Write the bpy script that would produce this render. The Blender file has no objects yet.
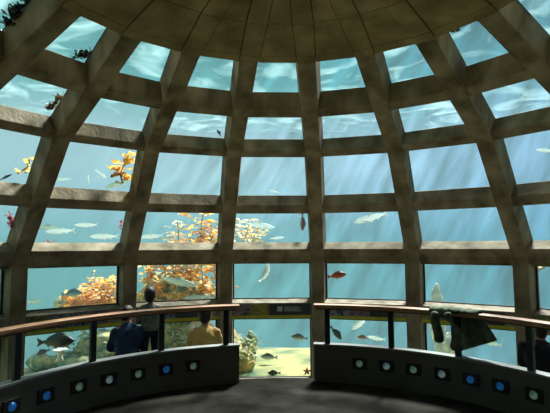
import bpy, bmesh, math, random
from mathutils import Vector, Matrix, noise
R_ = math.radians
PI = math.pi
S = 6.0                      # dome radius in metres
ZC = 1.92                    # eye height above the carpet
CAM = Vector((-0.04201*S, -0.62439*S, ZC))
F, PITCH, YAW, ROLL = 467.77, 0.08419, 0.033, -0.00432
sc = bpy.context.scene
COL = sc.collection
random.seed(7)

# ------------------------------------------------------------------ helpers
def cam_axes():
    cp, sp = math.cos(PITCH), math.sin(PITCH)
    cy, sy = math.cos(YAW), math.sin(YAW)
    def inv(v):                                   # undo pitch, then yaw
        x, y, z = v
        y, z = cp*y - sp*z, sp*y + cp*z
        return Vector((cy*x + sy*y, -sy*x + cy*y, z))
    r, f, u = inv((1, 0, 0)), inv((0, 1, 0)), inv((0, 0, 1))
    c, s = math.cos(ROLL), math.sin(ROLL)
    return c*r + s*u, -s*r + c*u, f
RT, UP, FW = cam_axes()
def at(x, y, D):
    """world point seen at pixel (x, y), D metres in front of the camera"""
    return CAM + FW*D + RT*((x-275)/F*D) + UP*(-(y-206.5)/F*D)

def pol(r, az, z):
    return Vector((r*math.sin(az), r*math.cos(az), z))

class MB:
    def __init__(s): s.bm = bmesh.new()
    def vert(s, p): return s.bm.verts.new(p)
    def face(s, vs, mi=0):
        try:
            f = s.bm.faces.new(vs); f.material_index = mi; return f
        except ValueError: return None
    def hull8(s, lo, hi, mi=0):
        """a solid between two loops of the same number of points"""
        a = [s.vert(p) for p in lo]; b = [s.vert(p) for p in hi]; n = len(a)
        s.face(a[::-1], mi); s.face(b, mi)
        for i in range(n): s.face([a[i], a[(i+1) % n], b[(i+1) % n], b[i]], mi)
    def box(s, c, d, M=None, mi=0):
        c = Vector(c); h = Vector(d)/2
        pts = [Vector((sx*h.x, sy*h.y, sz*h.z)) for sz in (-1, 1) for sx, sy in ((-1,-1),(1,-1),(1,1),(-1,1))]
        pts = [c + (M @ p if M else p) for p in pts]
        s.hull8(pts[:4], pts[4:], mi)
    def loft(s, loops, closed=True, caps=True, mi=0):
        L = [[s.vert(p) for p in lp] for lp in loops]; n = len(L[0])
        for a, b in zip(L, L[1:]):
            for i in range(n if closed else n-1):
                s.face([a[i], a[(i+1) % n], b[(i+1) % n], b[i]], mi)
        if caps and closed:
            s.face(L[0][::-1], mi); s.face(L[-1], mi)
        return L
    def tube(s, pts, rad, n=8, mi=0):
        pts = [Vector(p) for p in pts]; loops = []
        for i, p in enumerate(pts):
            t = (pts[min(i+1, len(pts)-1)] - pts[max(i-1, 0)]).normalized()
            up = Vector((0, 0, 1)) if abs(t.z) < .9 else Vector((0, 1, 0))
            a = t.cross(up).normalized(); b = a.cross(t)
            r = rad[i] if isinstance(rad, (list, tuple)) else rad
            loops.append([p + a*math.cos(2*PI*k/n)*r + b*math.sin(2*PI*k/n)*r for k in range(n)])
        s.loft(loops, mi=mi)
    def ball(s, c, r, M=None, u=12, v=8, mi=0, sc3=(1, 1, 1)):
        c = Vector(c)
        loops = []
        for j in range(v+1):
            th = PI*j/v
            loops.append([Vector((math.sin(th)*math.cos(2*PI*i/u)*sc3[0], math.sin(th)*math.sin(2*PI*i/u)*sc3[1], math.cos(th)*sc3[2]))*r for i in range(u)])
        loops = [[c + (M @ p if M else p) for p in l] for l in loops]
        s.loft(loops[1:-1], mi=mi)
        return s
    def build(s, name, mats, parent=None, smooth=False, loc=None, bevel=0):
        bm = s.bm
        bmesh.ops.remove_doubles(bm, verts=bm.verts, dist=1e-5)
        bmesh.ops.recalc_face_normals(bm, faces=bm.faces)
        me = bpy.data.meshes.new(name)
        if loc is not None:
            bmesh.ops.translate(bm, verts=bm.verts, vec=-Vector(loc))
        bm.to_mesh(me); bm.free()
        if smooth:
            for p in me.polygons: p.use_smooth = True
        if not isinstance(mats, (list, tuple)): mats = [mats]
        for m in mats: me.materials.append(m)
        o = bpy.data.objects.new(name, me); COL.objects.link(o)
        if loc is not None: o.location = loc
        if parent: o.parent = parent
        if bevel:
            b = o.modifiers.new('bevel', 'BEVEL'); b.width = bevel; b.segments = 2; b.limit_method = 'ANGLE'
        return o

def tag(o, label=None, cat=None, group=None, kind=None):
    if label: o['label'] = label
    if cat: o['category'] = cat
    if group: o['group'] = group
    if kind: o['kind'] = kind
    return o
def empty(name, loc=(0, 0, 0), rot=None):
    o = bpy.data.objects.new(name, None); COL.objects.link(o); o.location = loc
    if rot is not None: o.rotation_euler = rot
    o.empty_display_size = .1
    return o
def under(root, child):
    """parent a mesh whose coordinates are already in world space"""
    child.parent = root
    child.matrix_parent_inverse = Matrix.Translation(root.location).inverted() if not any(root.rotation_euler) else (Matrix.Translation(root.location) @ root.rotation_euler.to_matrix().to_4x4()).inverted()
    return child

# ------------------------------------------------------------------ materials
def nt(name):
    m = bpy.data.materials.new(name); m.use_nodes = True
    n = m.node_tree; b = n.nodes['Principled BSDF']
    return m, n, b
def plain(name, col, rough=.6, metal=0, spec=.5, trans=0):
    m, n, b = nt(name)
    b.inputs['Base Color'].default_value = (*col, 1); b.inputs['Roughness'].default_value = rough
    b.inputs['Metallic'].default_value = metal; b.inputs['Specular IOR Level'].default_value = spec
    return m
def noisy(name, c1, c2, scale=4, rough=.7, bump=.2, detail=6, bscale=None, spec=.3, stretch=(1, 1, 1), coord='Object', c3=None, w=(.35, .65)):
    m, n, b = nt(name); N = n.nodes; L = n.links
    tc = N.new('ShaderNodeTexCoord'); mp = N.new('ShaderNodeMapping'); mp.inputs['Scale'].default_value = stretch
    L.new(tc.outputs[coord], mp.inputs[0])
    t = N.new('ShaderNodeTexNoise'); t.inputs['Scale'].default_value = scale; t.inputs['Detail'].default_value = detail
    L.new(mp.outputs[0], t.inputs['Vector'])
    r = N.new('ShaderNodeValToRGB'); L.new(t.outputs[0], r.inputs[0])
    r.color_ramp.elements[0].position = w[0]; r.color_ramp.elements[0].color = (*c1, 1)
    r.color_ramp.elements[1].position = w[1]; r.color_ramp.elements[1].color = (*c2, 1)
    if c3:
        e = r.color_ramp.elements.new((w[0]+w[1])/2); e.color = (*c3, 1)
    L.new(r.outputs[0], b.inputs['Base Color'])
    b.inputs['Roughness'].default_value = rough; b.inputs['Specular IOR Level'].default_value = spec
    if bump:
        t2 = N.new('ShaderNodeTexNoise'); t2.inputs['Scale'].default_value = bscale or scale*6; t2.inputs['Detail'].default_value = 4
        L.new(mp.outputs[0], t2.inputs['Vector'])
        bp = N.new('ShaderNodeBump'); bp.inputs['Strength'].default_value = bump; bp.inputs['Distance'].default_value = .02
        L.new(t2.outputs[0], bp.inputs['Height']); L.new(bp.outputs[0], b.inputs['Normal'])
    return m

def leafy(name, c1, c2, c3, scale=3, tr=.45):
    m, n, b = nt(name); N = n.nodes; L = n.links
    tc = N.new('ShaderNodeTexCoord'); t = N.new('ShaderNodeTexNoise'); t.inputs['Scale'].default_value = scale; t.inputs['Detail'].default_value = 5
    L.new(tc.outputs['Object'], t.inputs['Vector'])
    r = N.new('ShaderNodeValToRGB'); L.new(t.outputs[0], r.inputs[0])
    r.color_ramp.elements[0].position = .36; r.color_ramp.elements[0].color = (*c1, 1)
    r.color_ramp.elements[1].position = .64; r.color_ramp.elements[1].color = (*c3, 1)
    e = r.color_ramp.elements.new(.5); e.color = (*c2, 1)
    tb = N.new('ShaderNodeBsdfTranslucent'); mx = N.new('ShaderNodeMixShader'); mx.inputs[0].default_value = tr
    L.new(r.outputs[0], b.inputs['Base Color']); L.new(r.outputs[0], tb.inputs[0])
    b.inputs['Roughness'].default_value = .5
    L.new(b.outputs[0], mx.inputs[1]); L.new(tb.outputs[0], mx.inputs[2])
    L.new(mx.outputs[0], N['Material Output'].inputs[0])
    return m

CONC_C1, CONC_C2 = (.17, .135, .075), (.48, .40, .27)
M_conc = noisy('board_marked_concrete', CONC_C1, CONC_C2, 3.2, .85, .5, 10, 26, stretch=(1, 1, .5), w=(.33, .66))
M_conc_post = noisy('damp_concrete', (.2, .16, .11), (.44, .37, .27), 3.0, .85, .4, 8, 18, stretch=(1.6, 1.6, .5))
M_cap = noisy('ceiling_concrete', (.24, .19, .085), (.46, .37, .19), 2.6, .9, .35, 8, 20)
M_joint = plain('joint_dark', (.03, .028, .02), .9)
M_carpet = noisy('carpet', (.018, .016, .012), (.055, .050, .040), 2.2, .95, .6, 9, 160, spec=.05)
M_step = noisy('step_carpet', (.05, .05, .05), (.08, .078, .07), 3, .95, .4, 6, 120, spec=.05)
M_panel = noisy('painted_panel', (.12, .105, .085), (.155, .135, .11), 2, .55, .05, 4, spec=.3)
M_ledge = noisy('panel_ledge', (.20, .20, .19), (.28, .28, .26), 4, .5, .05, 4)
M_wood = noisy('oiled_wood', (.30, .12, .04), (.52, .25, .10), 5, .5, .1, 8, 40, spec=.5, stretch=(1, 1, 8))
M_black = plain('black_metal', (.012, .012, .012), .45)
M_steel = plain('frame_metal', (.22, .25, .26), .45, .4)
M_gasket = plain('rubber_gasket', (.02, .03, .03), .6)
M_ledge_y = noisy('yellow_strip', (.50, .50, .03), (.66, .62, .06), 6, .5, .05)
M_sandwall = plain('tank_floor', (.5, .5, .4), .9)

def glass_mat():
    m = bpy.data.materials.new('acrylic_pane'); m.use_nodes = True; n = m.node_tree; N = n.nodes; L = n.links
    N.remove(N['Principled BSDF'])
    tr = N.new('ShaderNodeBsdfTransparent'); tr.inputs[0].default_value = (.955, .985, .985, 1)
    gl = N.new('ShaderNodeBsdfGlossy'); gl.inputs['Roughness'].default_value = .03
    fr = N.new('ShaderNodeFresnel'); fr.inputs[0].default_value = 1.12
    mx = N.new('ShaderNodeMixShader'); L.new(fr.outputs[0], mx.inputs[0]); L.new(tr.outputs[0], mx.inputs[1]); L.new(gl.outputs[0], mx.inputs[2])
    L.new(mx.outputs[0], N['Material Output'].inputs[0])
    return m
M_glass = glass_mat()

# ------------------------------------------------------------------ dome skeleton
U = lambda r, h: Vector((r*S, ZC + h*S))            # profile point (radius, height)
A = U(1.0, -.03471); C_ = U(.75333, .25878); E_ = U(.42629, .41959)
B = A + (C_-A)*.46728
D_ = C_ + (E_-C_)*.47963
T = .05031*S; BH = .03163*S; W1 = .0423*S; W2 = .0600*S
def pdir(e): return Vector((math.cos(e), math.sin(e)))
uAC = (C_-A).normalized(); uCE = (E_-C_).normalized()
RING = {'A': (A, uAC, .498), 'B': (B, uAC, .862), 'C': (C_, uCE, 1.058), 'D': (D_, uCE, 1.52), 'E': (E_, uCE, 1.5)}
def out_top(k): p, u, e = RING[k]; return p + u*BH + pdir(e)*T
def out_bot(k):
    p, u, e = RING[k]; return out_top(k) - u*BH*(1.25)
Z_WB = ZC - .452*S          # bottom of the low windows
Z_LOW = Z_WB - .25
STEP = 2*PI/20
RIB_AZ = [STEP*(k+.5) for k in range(20)]
RO = 1.05*S                 # radius of the lower glazing
def p3(v, az): return pol(v.x, az, v.y)

# ribs: post below ring A, bent rib above, one piece per rib
cap_edge_o = E_ + pdir(1.45)*T
for k, az in enumerate(RIB_AZ):
    t = Vector((math.cos(az), -math.sin(az), 0))
    inner = [Vector((1.0*S, Z_LOW)), A, B, C_, D_, E_, E_ + uCE*.12]
    outer = [Vector((1.075*S, Z_LOW)), A + pdir(.12)*T*1.35, B + pdir(.75)*T*1.02, C_ + pdir(.98)*T*1.05, D_ + pdir(1.2)*T, E_ + pdir(1.3)*T, E_ + uCE*.12 + pdir(1.4)*T]
    mb = MB(); loops = []
    for i, (a, b) in enumerate(zip(inner, outer)):
        post = i == 0
        w2 = W2
        ca, cb = p3(a, az), p3(b, az)
        loops.append([ca - t*W1/2, cb - t*w2/2, cb + t*w2/2, ca + t*W1/2])
    mb.loft(loops)
    o = mb.build(f'trim_{k+1}', M_conc, loc=pol(S, az, 0), bevel=.012)
    tag(o, kind='structure')
# ring beams, a 20-sided closed ring each
def ring_obj(name, prof, mat, k0=0, n=20, closed=True, bevel=0.012):
    mb = MB(); loops = [[p3(p, RIB_AZ[(k0+i) % 20]) for p in prof] for i in range(n)]
    if closed: mb.loft(loops + [loops[0]], caps=False)
    else: mb.loft(loops)
    o = mb.build(name, mat, bevel=bevel); tag(o, kind='structure'); return o
for j, k in enumerate('ABCD'):
    p, u, e = RING[k]
    if k == 'A':
        w_ = Vector((.04, -.01))
        prof = [A - Vector((0, .10)) + w_, A + w_, A + uAC*BH + w_, out_top('A'), Vector((out_top('A').x, A.y - .16)), Vector((RO-.02, A.y-.16)), Vector((RO-.02, A.y-.10))]
    else:
        w_ = Vector((u.y, -u.x))*-.03 if u.x > 0 else Vector((u.y, -u.x))*.035 - u*.022
        prof = [p + w_, p + u*BH + w_, out_top(k), out_bot(k)]
    ring_obj(f'trim_{21+j}', prof, M_conc)
# sill and kerb under the low windows, all the way round
zs = lambda h: ZC + h*S
ring_obj('trim_25', [Vector((S*1.0, Z_WB-.02)), Vector((S*1.055, Z_WB)), Vector((S*1.055, Z_LOW)), Vector((S*1.0, Z_LOW))], M_conc_post)
# ceiling: cap of 20 wedges with open joints
mb = MB()
capz = [(.42629, .41959), (.405, .4275), (.30, .452), (.17, .472), (.0, .487)]
for k in range(20):
    a0, a1 = RIB_AZ[k], RIB_AZ[(k+1) % 20]
    if a1 < a0: a1 += 2*PI
    # rib-wide band and the field between the bands
    for (f0, f1, dz) in ((None, None, 0),):
        pass
    for seg in range(len(capz)-1):
        (r0, h0), (r1, h1) = capz[seg], capz[seg+1]
        P0, P1 = U(r0, h0), U(max(r1, .02), h1)
        g = .010
        def edge(r, az, side, off):         # offset sideways from the rib centreline
            q = pol(r, az, 0); t = Vector((math.cos(az), -math.sin(az), 0)); return q + t*side*off
        def quad(pa, pb, pc, pd, lift, th=.12):
            lo = [pa, pb, pc, pd]
            lo = [Vector((v.x, v.y, v.z+lift)) for v in lo]
            hi = [v + Vector((0, 0, th)) for v in lo]
            mb.hull8(lo, hi)
        def zz(v, P): return Vector((v.x, v.y, P.y))
        sh = .004
        w0 = W1/2; w1 = min(W1/2, P1.x*STEP*.30)
        w0 = min(w0, P0.x*STEP*.30)
        # field
        # radial shrink for the cross joints
        d = (P1-P0).normalized()*sh
        Q0, Q1 = P0+d, P1-d
        quad(zz(edge(Q0.x, a0, 1, w0+g), Q0), zz(edge(Q0.x, a1, -1, w0+g), Q0), zz(edge(Q1.x, a1, -1, w1+g), Q1), zz(edge(Q1.x, a0, 1, w1+g), Q1), .012)
        quad(zz(edge(Q0.x, a0, -1, w0), Q0), zz(edge(Q0.x, a0, 1, w0), Q0), zz(edge(Q1.x, a0, 1, w1), Q1), zz(edge(Q1.x, a0, -1, w1), Q1), 0)
# backing shell closes the joints
prof = [U(r, h) + Vector((0, .10)) for r, h in capz]
loops = [[p3(Vector((max(p.x, .02), p.y)), RIB_AZ[i % 20]) for p in prof] + [p3(Vector((max(p.x, .02), p.y+.25)), RIB_AZ[i % 20]) for p in prof[::-1]] for i in range(21)]
mb.loft(loops, caps=False)
tag(mb.build('ceiling', M_cap), kind='structure')

# ------------------------------------------------------------------ windows
def cell_corners(k, lo, hi, shrink=.02):
    a0, a1 = RIB_AZ[k], RIB_AZ[(k+1) % 20]
    return [p3(lo, a0), p3(lo, a1), p3(hi, a1), p3(hi, a0)]
def slab(corners, th, inset=0):
    c = [Vector(p) for p in corners]; n = (c[1]-c[0]).cross(c[3]-c[0]).normalized()
    cen = sum(c, Vector())/4
    if n.dot(Vector((cen.x, cen.y, .5))) < 0: n = -n
    return c, [p + n*th for p in c]
def frame(mb, corners, w, th):
    c = [Vector(p) for p in corners]; cen = sum(c, Vector())/4
    n = (c[1]-c[0]).cross(c[3]-c[0]).normalized()
    if n.dot(Vector((cen.x, cen.y, .5))) < 0: n = -n
    for i in range(4):
        a, b = c[i], c[(i+1) % 4]
        ia = (cen-a).normalized(); ib = (cen-b).normalized()
        a2, b2 = a + ia*w*1.5, b + ib*w*1.5
        mb.hull8([a, b, b2, a2], [p + n*th for p in (a, b, b2, a2)])
FRONT = [k for k in range(20) if abs(((RIB_AZ[k]+STEP/2+PI) % (2*PI))-PI) < R_(100)]
wn = 0
def lerp(a, b, t): return a + (b-a)*t
M_light_block = noisy('rear_block_dark', (.05, .045, .035), (.10, .09, .07), 2, .9, .2)  # dark tone of the added rear panels that hold back light
for k in range(20):
    rows = [(out_top('A'), out_bot('B')), (out_top('B'), out_bot('C')), (out_top('C'), out_bot('D')), (out_top('D'), E_ + pdir(1.5)*T*.9)]
    low = [(Vector((RO, ZC-.1835*S)), Vector((RO, A.y-.13))), (Vector((RO, Z_WB-.01)), Vector((RO, ZC-.2515*S)))]
    front = k in FRONT
    if front:
        for j, (lo, hi) in enumerate(low + rows):
            wn += 1
            up = (hi-lo).normalized()*.05
            c = cell_corners(k, lo-(up*.5 if j > 1 else up*0), hi+up*(1 if j > 1 else 0))
            # narrow sideways so that the pane ends inside the ribs
            a, b = slab(c, .04)
            mb = MB(); mb.hull8(a, b)
            root = mb.build(f'window_{wn}', M_glass); tag(root, kind='structure')
            if j < 2:
                a0, a1 = RIB_AZ[k], RIB_AZ[(k+1) % 20]
                t0 = Vector((math.cos(a0), -math.sin(a0), 0)); t1 = Vector((math.cos(a1), -math.sin(a1), 0))
                h = W2/2 - .015
                cc = [c[0]+t0*h, c[1]-t1*h, c[2]-t1*h, c[3]+t0*h]
                inn = [p - Vector((math.sin((a0+a1)/2), math.cos((a0+a1)/2) if False else 0, 0))*0 for p in cc]
                mb = MB(); frame(mb, [p - pol(.03, (a0+a1)/2 if a1 > a0 else a0, 0) for p in cc], .022, .03)
                mb.build('window_frame', M_gasket, root)
# unseen dark panels added behind the camera to cut light from the rear
mb = MB()
rear = [k for k in range(20) if k not in FRONT]
k0 = min(k for k in rear)
prof_i = [Vector((RO, Z_LOW)), Vector((RO, A.y)), B + pdir(.75)*T*.9, C_ + pdir(.98)*T*.9, D_ + pdir(1.2)*T*.9, E_ + pdir(1.3)*T*.9]
loops = [[p3(p, RIB_AZ[(k0+i) % 20]) for p in prof_i] + [p3(p + Vector((.12, .08)), RIB_AZ[(k0+i) % 20]) for p in prof_i[::-1]] for i in range(len(rear)+1)]
mb.loft(loops)
tag(mb.build('light_block_back', M_light_block), kind='structure')

# ------------------------------------------------------------------ transom with information panels
def box_between(mb, az0, az1, prof, mi=0):
    mb.hull8([p3(p, az0) for p in prof], [p3(p, az1) for p in prof], mi)
ring_obj('trim_26', [Vector((S*1.002, zs(-.1930))), Vector((RO+.02, zs(-.1835))), Vector((RO+.02, zs(-.2515))), Vector((S*1.012, zs(-.2445))), Vector((S*1.004, zs(-.1955)))], M_conc_post, bevel=0)
def photo_mat(name, cols, scale, dist):
    m, n, b = nt(name); N = n.nodes; L = n.links
    tc = N.new('ShaderNodeTexCoord'); t = N.new('ShaderNodeTexNoise'); t.inputs['Scale'].default_value = scale; t.inputs['Distortion'].default_value = dist; t.inputs['Detail'].default_value = 3
    L.new(tc.outputs['Object'], t.inputs['Vector']); r = N.new('ShaderNodeValToRGB'); L.new(t.outputs[0], r.inputs[0])
    cr = r.color_ramp
    cr.elements[0].position = .3; cr.elements[0].color = (*cols[0], 1); cr.elements[1].position = .7; cr.elements[1].color = (*cols[-1], 1)
    for i, c in enumerate(cols[1:-1]):
        e = cr.elements.new(.3 + .4*(i+1)/(len(cols)-1)); e.color = (*c, 1)
    L.new(r.outputs[0], b.inputs['Base Color']); b.inputs['Roughness'].default_value = .4
    return m
M_ph1 = photo_mat('photo_reef_animal', [(.05, .06, .07), (.28, .30, .33), (.20, .05, .07), (.35, .36, .40)], 7, 1)
M_ph2 = photo_mat('photo_sea_life', [(.04, .04, .03), (.5, .45, .05), (.12, .11, .09), (.62, .40, .28)], 9, 2)
M_text = plain('sign_charcoal', (.045, .055, .062), .5)
M_white = plain('sign_white', (.62, .66, .68), .5)
M_ph3 = photo_mat('photo_dark_fish', [(.02, .02, .03), (.10, .12, .16), (.35, .38, .42), (.05, .05, .06)], 8, 1)
M_ph4 = photo_mat('photo_kelp', [(.05, .06, .03), (.2, .22, .06), (.40, .36, .2)], 8, 1)
panel_names = {-2: 'information panel between the two left bays, behind the seated people', }
def info_panel(i, label, mats, text=True):
    """i: bay number, 0 = centre"""
    azc = STEP*i
    root = empty('information_panel', pol(S*1.0, azc, zs(-.2135)))
    ex = Vector((math.cos(azc), -math.sin(azc), 0)); n = -pol(1, azc, 0)
    # plane leans back a little; the chord of the bay is at cos(9 deg)
    rc = math.cos(STEP/2)
    top = pol(S*1.003*rc-.012, azc, zs(-.1965)); bot = pol(S*1.010*rc-.012, azc, zs(-.2345))
    half = S*1.003*math.sin(STEP/2) - W1/2 - .01
    def plate(name, x0, x1, mat, off=.0, y0=0, y1=1, th=.012, par=root, mb=None):
        a = lerp(bot, top, y0); b = lerp(bot, top, y1)
        pts = [a + ex*x0, a + ex*x1, b + ex*x1, b + ex*x0]
        q = MB() if mb is None else mb
        q.hull8([p + n*off for p in pts], [p + n*(off+th) for p in pts])
        if mb is None:
            o = q.build(name, mat); under(root, o)
            return o
    w = 2*half
    plate('yellow_strip', -half, half, M_ledge_y, 0, -.29, -.03, .012)
    if text:
        plate('photograph', -half+.02, -half+.225*w, mats[0])
        plate('photograph', -half+.228*w, -half+.44*w, mats[1])
        plate('text_plate', -half+.47*w, half-.02, M_text)
        q = MB()
        plate('', -half+.565*w, -half+.63*w, None, .0122, .35, .78, .002, mb=q)
        o = q.build('icon_square', M_white); under(root, o)
        q = MB()
        for j, ln in enumerate((.84, .88, .83, .88)):
            # rows of small letters, too small to read: short word-long dashes
            x = .655; yy = .72-.115*j
            rr = random.Random(j*7+i)
            while x < ln:
                l = rr.uniform(.008, .024)
                plate('', -half+x*w, -half+min(x+l, ln)*w, None, .0122, yy-.035, yy+.03, .002, mb=q); x += l+.006
        o = q.build('lettering', M_white); under(root, o)
    else:
        x = -half+.02
        for f, m_ in mats:
            plate('photograph', x, x+f*w-.01, m_); x += f*w
    tag(root, label, 'sign', 'information panels on the window transoms')
info_panel(0, 'information panel with two photos and white lettering in the centre bay', (M_ph1, M_ph2))
info_panel(1, 'information panel with dark photos just right of the centre bay, under the handrail', ((.30, M_ph3), (.25, M_ph1), (.3, M_text)), False)
info_panel(2, 'information panel behind the hanging green jacket', ((.35, M_ph2), (.3, M_ph4), (.25, M_text)), False)
info_panel(3, 'information panel at the far right behind the person in black', ((.35, M_ph4), (.5, M_text)), False)
info_panel(-1, 'information panel behind the boy and the person in yellow', ((.22, M_text), (.22, M_ph3), (.35, M_text)), False)
info_panel(-2, 'information panel above the big dark fish, left of the people', ((.2, M_ph4), (.38, M_ph3), (.25, M_ph1)), False)

# ------------------------------------------------------------------ floor and steps
RF = .545*S
mb = MB()
n = 96
# main floor disc with thickness
lo = [pol(RF, 2*PI*i/n, -.10) for i in range(n)]; hi = [pol(RF, 2*PI*i/n, 0) for i in range(n)]
mb.hull8(lo, hi)
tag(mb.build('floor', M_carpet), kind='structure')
def sector(mb, r0, r1, a0, a1, z0, z1, n=24, mi=0):
    loops = []
    for i in range(n+1):
        a = lerp(a0, a1, i/n)
        loops.append([pol(r0, a, z0), pol(r1, a, z0), pol(r1, a, z1), pol(r0, a, z1)])
    mb.loft(loops, mi=mi)
GA = R_(9.6)
mb = MB()
for sgn in (-1, 1):
    sector(mb, RF-.001, .67*S, sgn*GA, sgn*R_(100), -.9, -.0, 40)
    sector(mb, .67*S, .80*S, sgn*GA, sgn*R_(100), -.9, -.42, 40)
# stairs in the central gap
r = RF
for i in range(5):
    sector(mb, r-.001, r+.33, -GA, GA, -.98, -.17*(i+1)-.02, 10); r += .33
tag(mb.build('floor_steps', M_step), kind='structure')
mb = MB()
sector(mb, RF-.3, S*1.03, -PI, PI, -1.05, -.90, 96)
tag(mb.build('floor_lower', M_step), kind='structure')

# ------------------------------------------------------------------ railings
RP = .512*S
def glow(name, c1, c2):
    m, n, b = nt(name); N = n.nodes; L = n.links
    tc = N.new('ShaderNodeTexCoord'); t = N.new('ShaderNodeTexNoise'); t.inputs['Scale'].default_value = 9
    L.new(tc.outputs['Object'], t.inputs['Vector'])
    r = N.new('ShaderNodeValToRGB'); r.color_ramp.elements[0].position = .4; r.color_ramp.elements[1].position = .62
    r.color_ramp.elements[0].color = (*c1, 1); r.color_ramp.elements[1].color = (*c2, 1)
    L.new(t.outputs[0], r.inputs[0]); L.new(r.outputs[0], b.inputs['Base Color']); L.new(r.outputs[0], b.inputs['Emission Color'])
    b.inputs['Emission Strength'].default_value = .16; b.inputs['Roughness'].default_value = .25
    return m
G = {'blue': glow('lens_blue', (.01, .10, .40), (.03, .22, .62)),
     'teal': glow('lens_teal', (.05, .20, .19), (.22, .42, .36)),
     'green': glow('lens_green', (.05, .16, .12), (.30, .48, .30)),
     'pale': glow('lens_pale', (.08, .20, .26), (.45, .60, .62))}
def railing(sgn, azs, end0, label):
    root = empty('railing', pol(RP, sgn*R_(38), 0))
    lo, hi = R_(end0), R_(88)
    q = MB(); sector(q, RP+.02, RP+.13, sgn*lo, sgn*hi, -.05, zs(-.2365), 60)
    under(root, q.build('base_panel', M_panel))
    q = MB(); sector(q, RP+.005, RP+.145, sgn*(lo-.002), sgn*hi, zs(-.2363), zs(-.2363)+.025, 60)
    under(root, q.build('panel_ledge', M_ledge))
    # wooden handrail: flat oval section
    rr = RP+.075; zt = zs(-.1395)
    loops = []
    sec = [(-.075, -.035), (-.062, -.058), (.062, -.058), (.075, -.035), (.072, -.006), (.05, .002), (-.05, .002), (-.072, -.006)]
    nn = 70
    for i in range(nn+1):
        a = sgn*lerp(lo, hi, i/nn)
        loops.append([pol(rr+x, a, zt+z) for x, z in sec])
    q = MB(); q.loft(loops)
    under(root, q.build('handrail', M_wood, bevel=.003))
    q = MB(); loops = [[pol(rr+x, sgn*lerp(lo+.01, hi, i/nn), zt+z) for x, z in ((-.04, -.075), (.04, -.075), (.04, -.059), (-.04, -.059))] for i in range(nn+1)]
    q.loft(loops); under(root, q.build('rail_bracket', M_black))
    for a in azs:
        az = sgn*R_(a)
        q = MB(); Mz = Matrix.Rotation(-az, 3, 'Z')
        zb = zs(-.2363)+.02
        q.box(pol(rr, az, (zb+zt-.06)/2), (.075, .05, zt-.06-zb), Mz)
        under(root, q.build('rail_post', M_black, bevel=.004))
    tag(root, label, 'railing', 'curved railings')
railing(-1, (13.5, 30.1, 46.7, 63.6, 80), 10.1, 'curved railing left of the central gap, wooden handrail over dark panel')
railing(1, (13.2, 29.5, 45.6, 61.6, 78), 9.7, 'curved railing right of the central gap, green jacket hanging on it')
def wall_light(az_deg, z, kind, label):
    az = R_(az_deg)
    root = empty('porthole_light', pol(RP+.02, az, z))
    q = MB(); Mz = Matrix.Rotation(-az, 3, 'Z')
    q.box(pol(RP+.010, az, z), (.20, .016, .15), Mz)
    under(root, q.build('backplate', M_black, bevel=.003))
    q = MB(); q.ball(pol(RP+.002, az, z), .047, Mz, 16, 10, sc3=(1, .55, 1))
    o = q.build('lens', G[kind], smooth=True, loc=pol(RP, az, z)); o.parent = root; o.matrix_parent_inverse = Matrix.Translation(root.location).inverted()
    tag(root, label, 'light', 'round lights along the railing panels')
Lf = [(-65.2, 'blue', 'blue round light at the left end of the left railing panel'),
      (-57.7, 'blue', 'light blue round light, second from the left edge of the photo'),
      (-50.3, 'green', 'green-teal round light, third from the left edge of the photo'),
      (-43.2, 'pale', 'pale teal round light, fourth from the left edge, below the person in blue'),
      (-36.1, 'green', 'green-teal round light, fifth from the left edge, left of a blue one'),
      (-29.1, 'blue', 'blue round light on the left panel below the railing post beside the boy'),
      (-22.2, 'green', 'green round light nearest the gap on the left panel'),
      (21.5, 'green', 'pale green round light nearest the gap on the right panel'),
      (28.4, 'pale', 'whitish teal round light, second right of the gap'),
      (35.1, 'green', 'yellow-green round light, third right of the gap'),
      (42.0, 'pale', 'whitish teal round light below the green jacket'),
      (48.7, 'blue', 'blue round light right of the green jacket, left one of two blue neighbours'),
      (55.4, 'blue', 'blue round light, second from the right edge of the photo'),
      (62.6, 'green', 'pale green round light at the right edge of the photo')]
for a, kd, lb in Lf: wall_light(a, zs(-.272), kd, lb)

# ------------------------------------------------------------------ helpers for the water side
GP = [Vector((RO, -2)), Vector((RO, A.y-.13)), out_top('A'), out_top('B'), out_top('C'), out_top('D'), E_ + pdir(1.5)*T, U(0, .53)]
def skin_r(z):
    for a, b in zip(GP, GP[1:]):
        if a.y <= z <= b.y and b.y > a.y: return lerp(a.x, b.x, (z-a.y)/(b.y-a.y))
    return 0
def outside(x, y, extra=.05):
    """first point on the line of sight that lies beyond the glazing"""
    D = 4.0
    while D < 30:
        p = at(x, y, D)
        az = math.atan2(p.x, p.y); q = ((az % STEP) - STEP/2) ; 
        a2 = (az - RIB_AZ[0]) % STEP - STEP/2
        r = math.hypot(p.x, p.y) * math.cos(a2) / math.cos(STEP/2)
        if r > skin_r(p.z) + extra: return p, D
        D += .02
    return at(x, y, 12), 12

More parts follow.
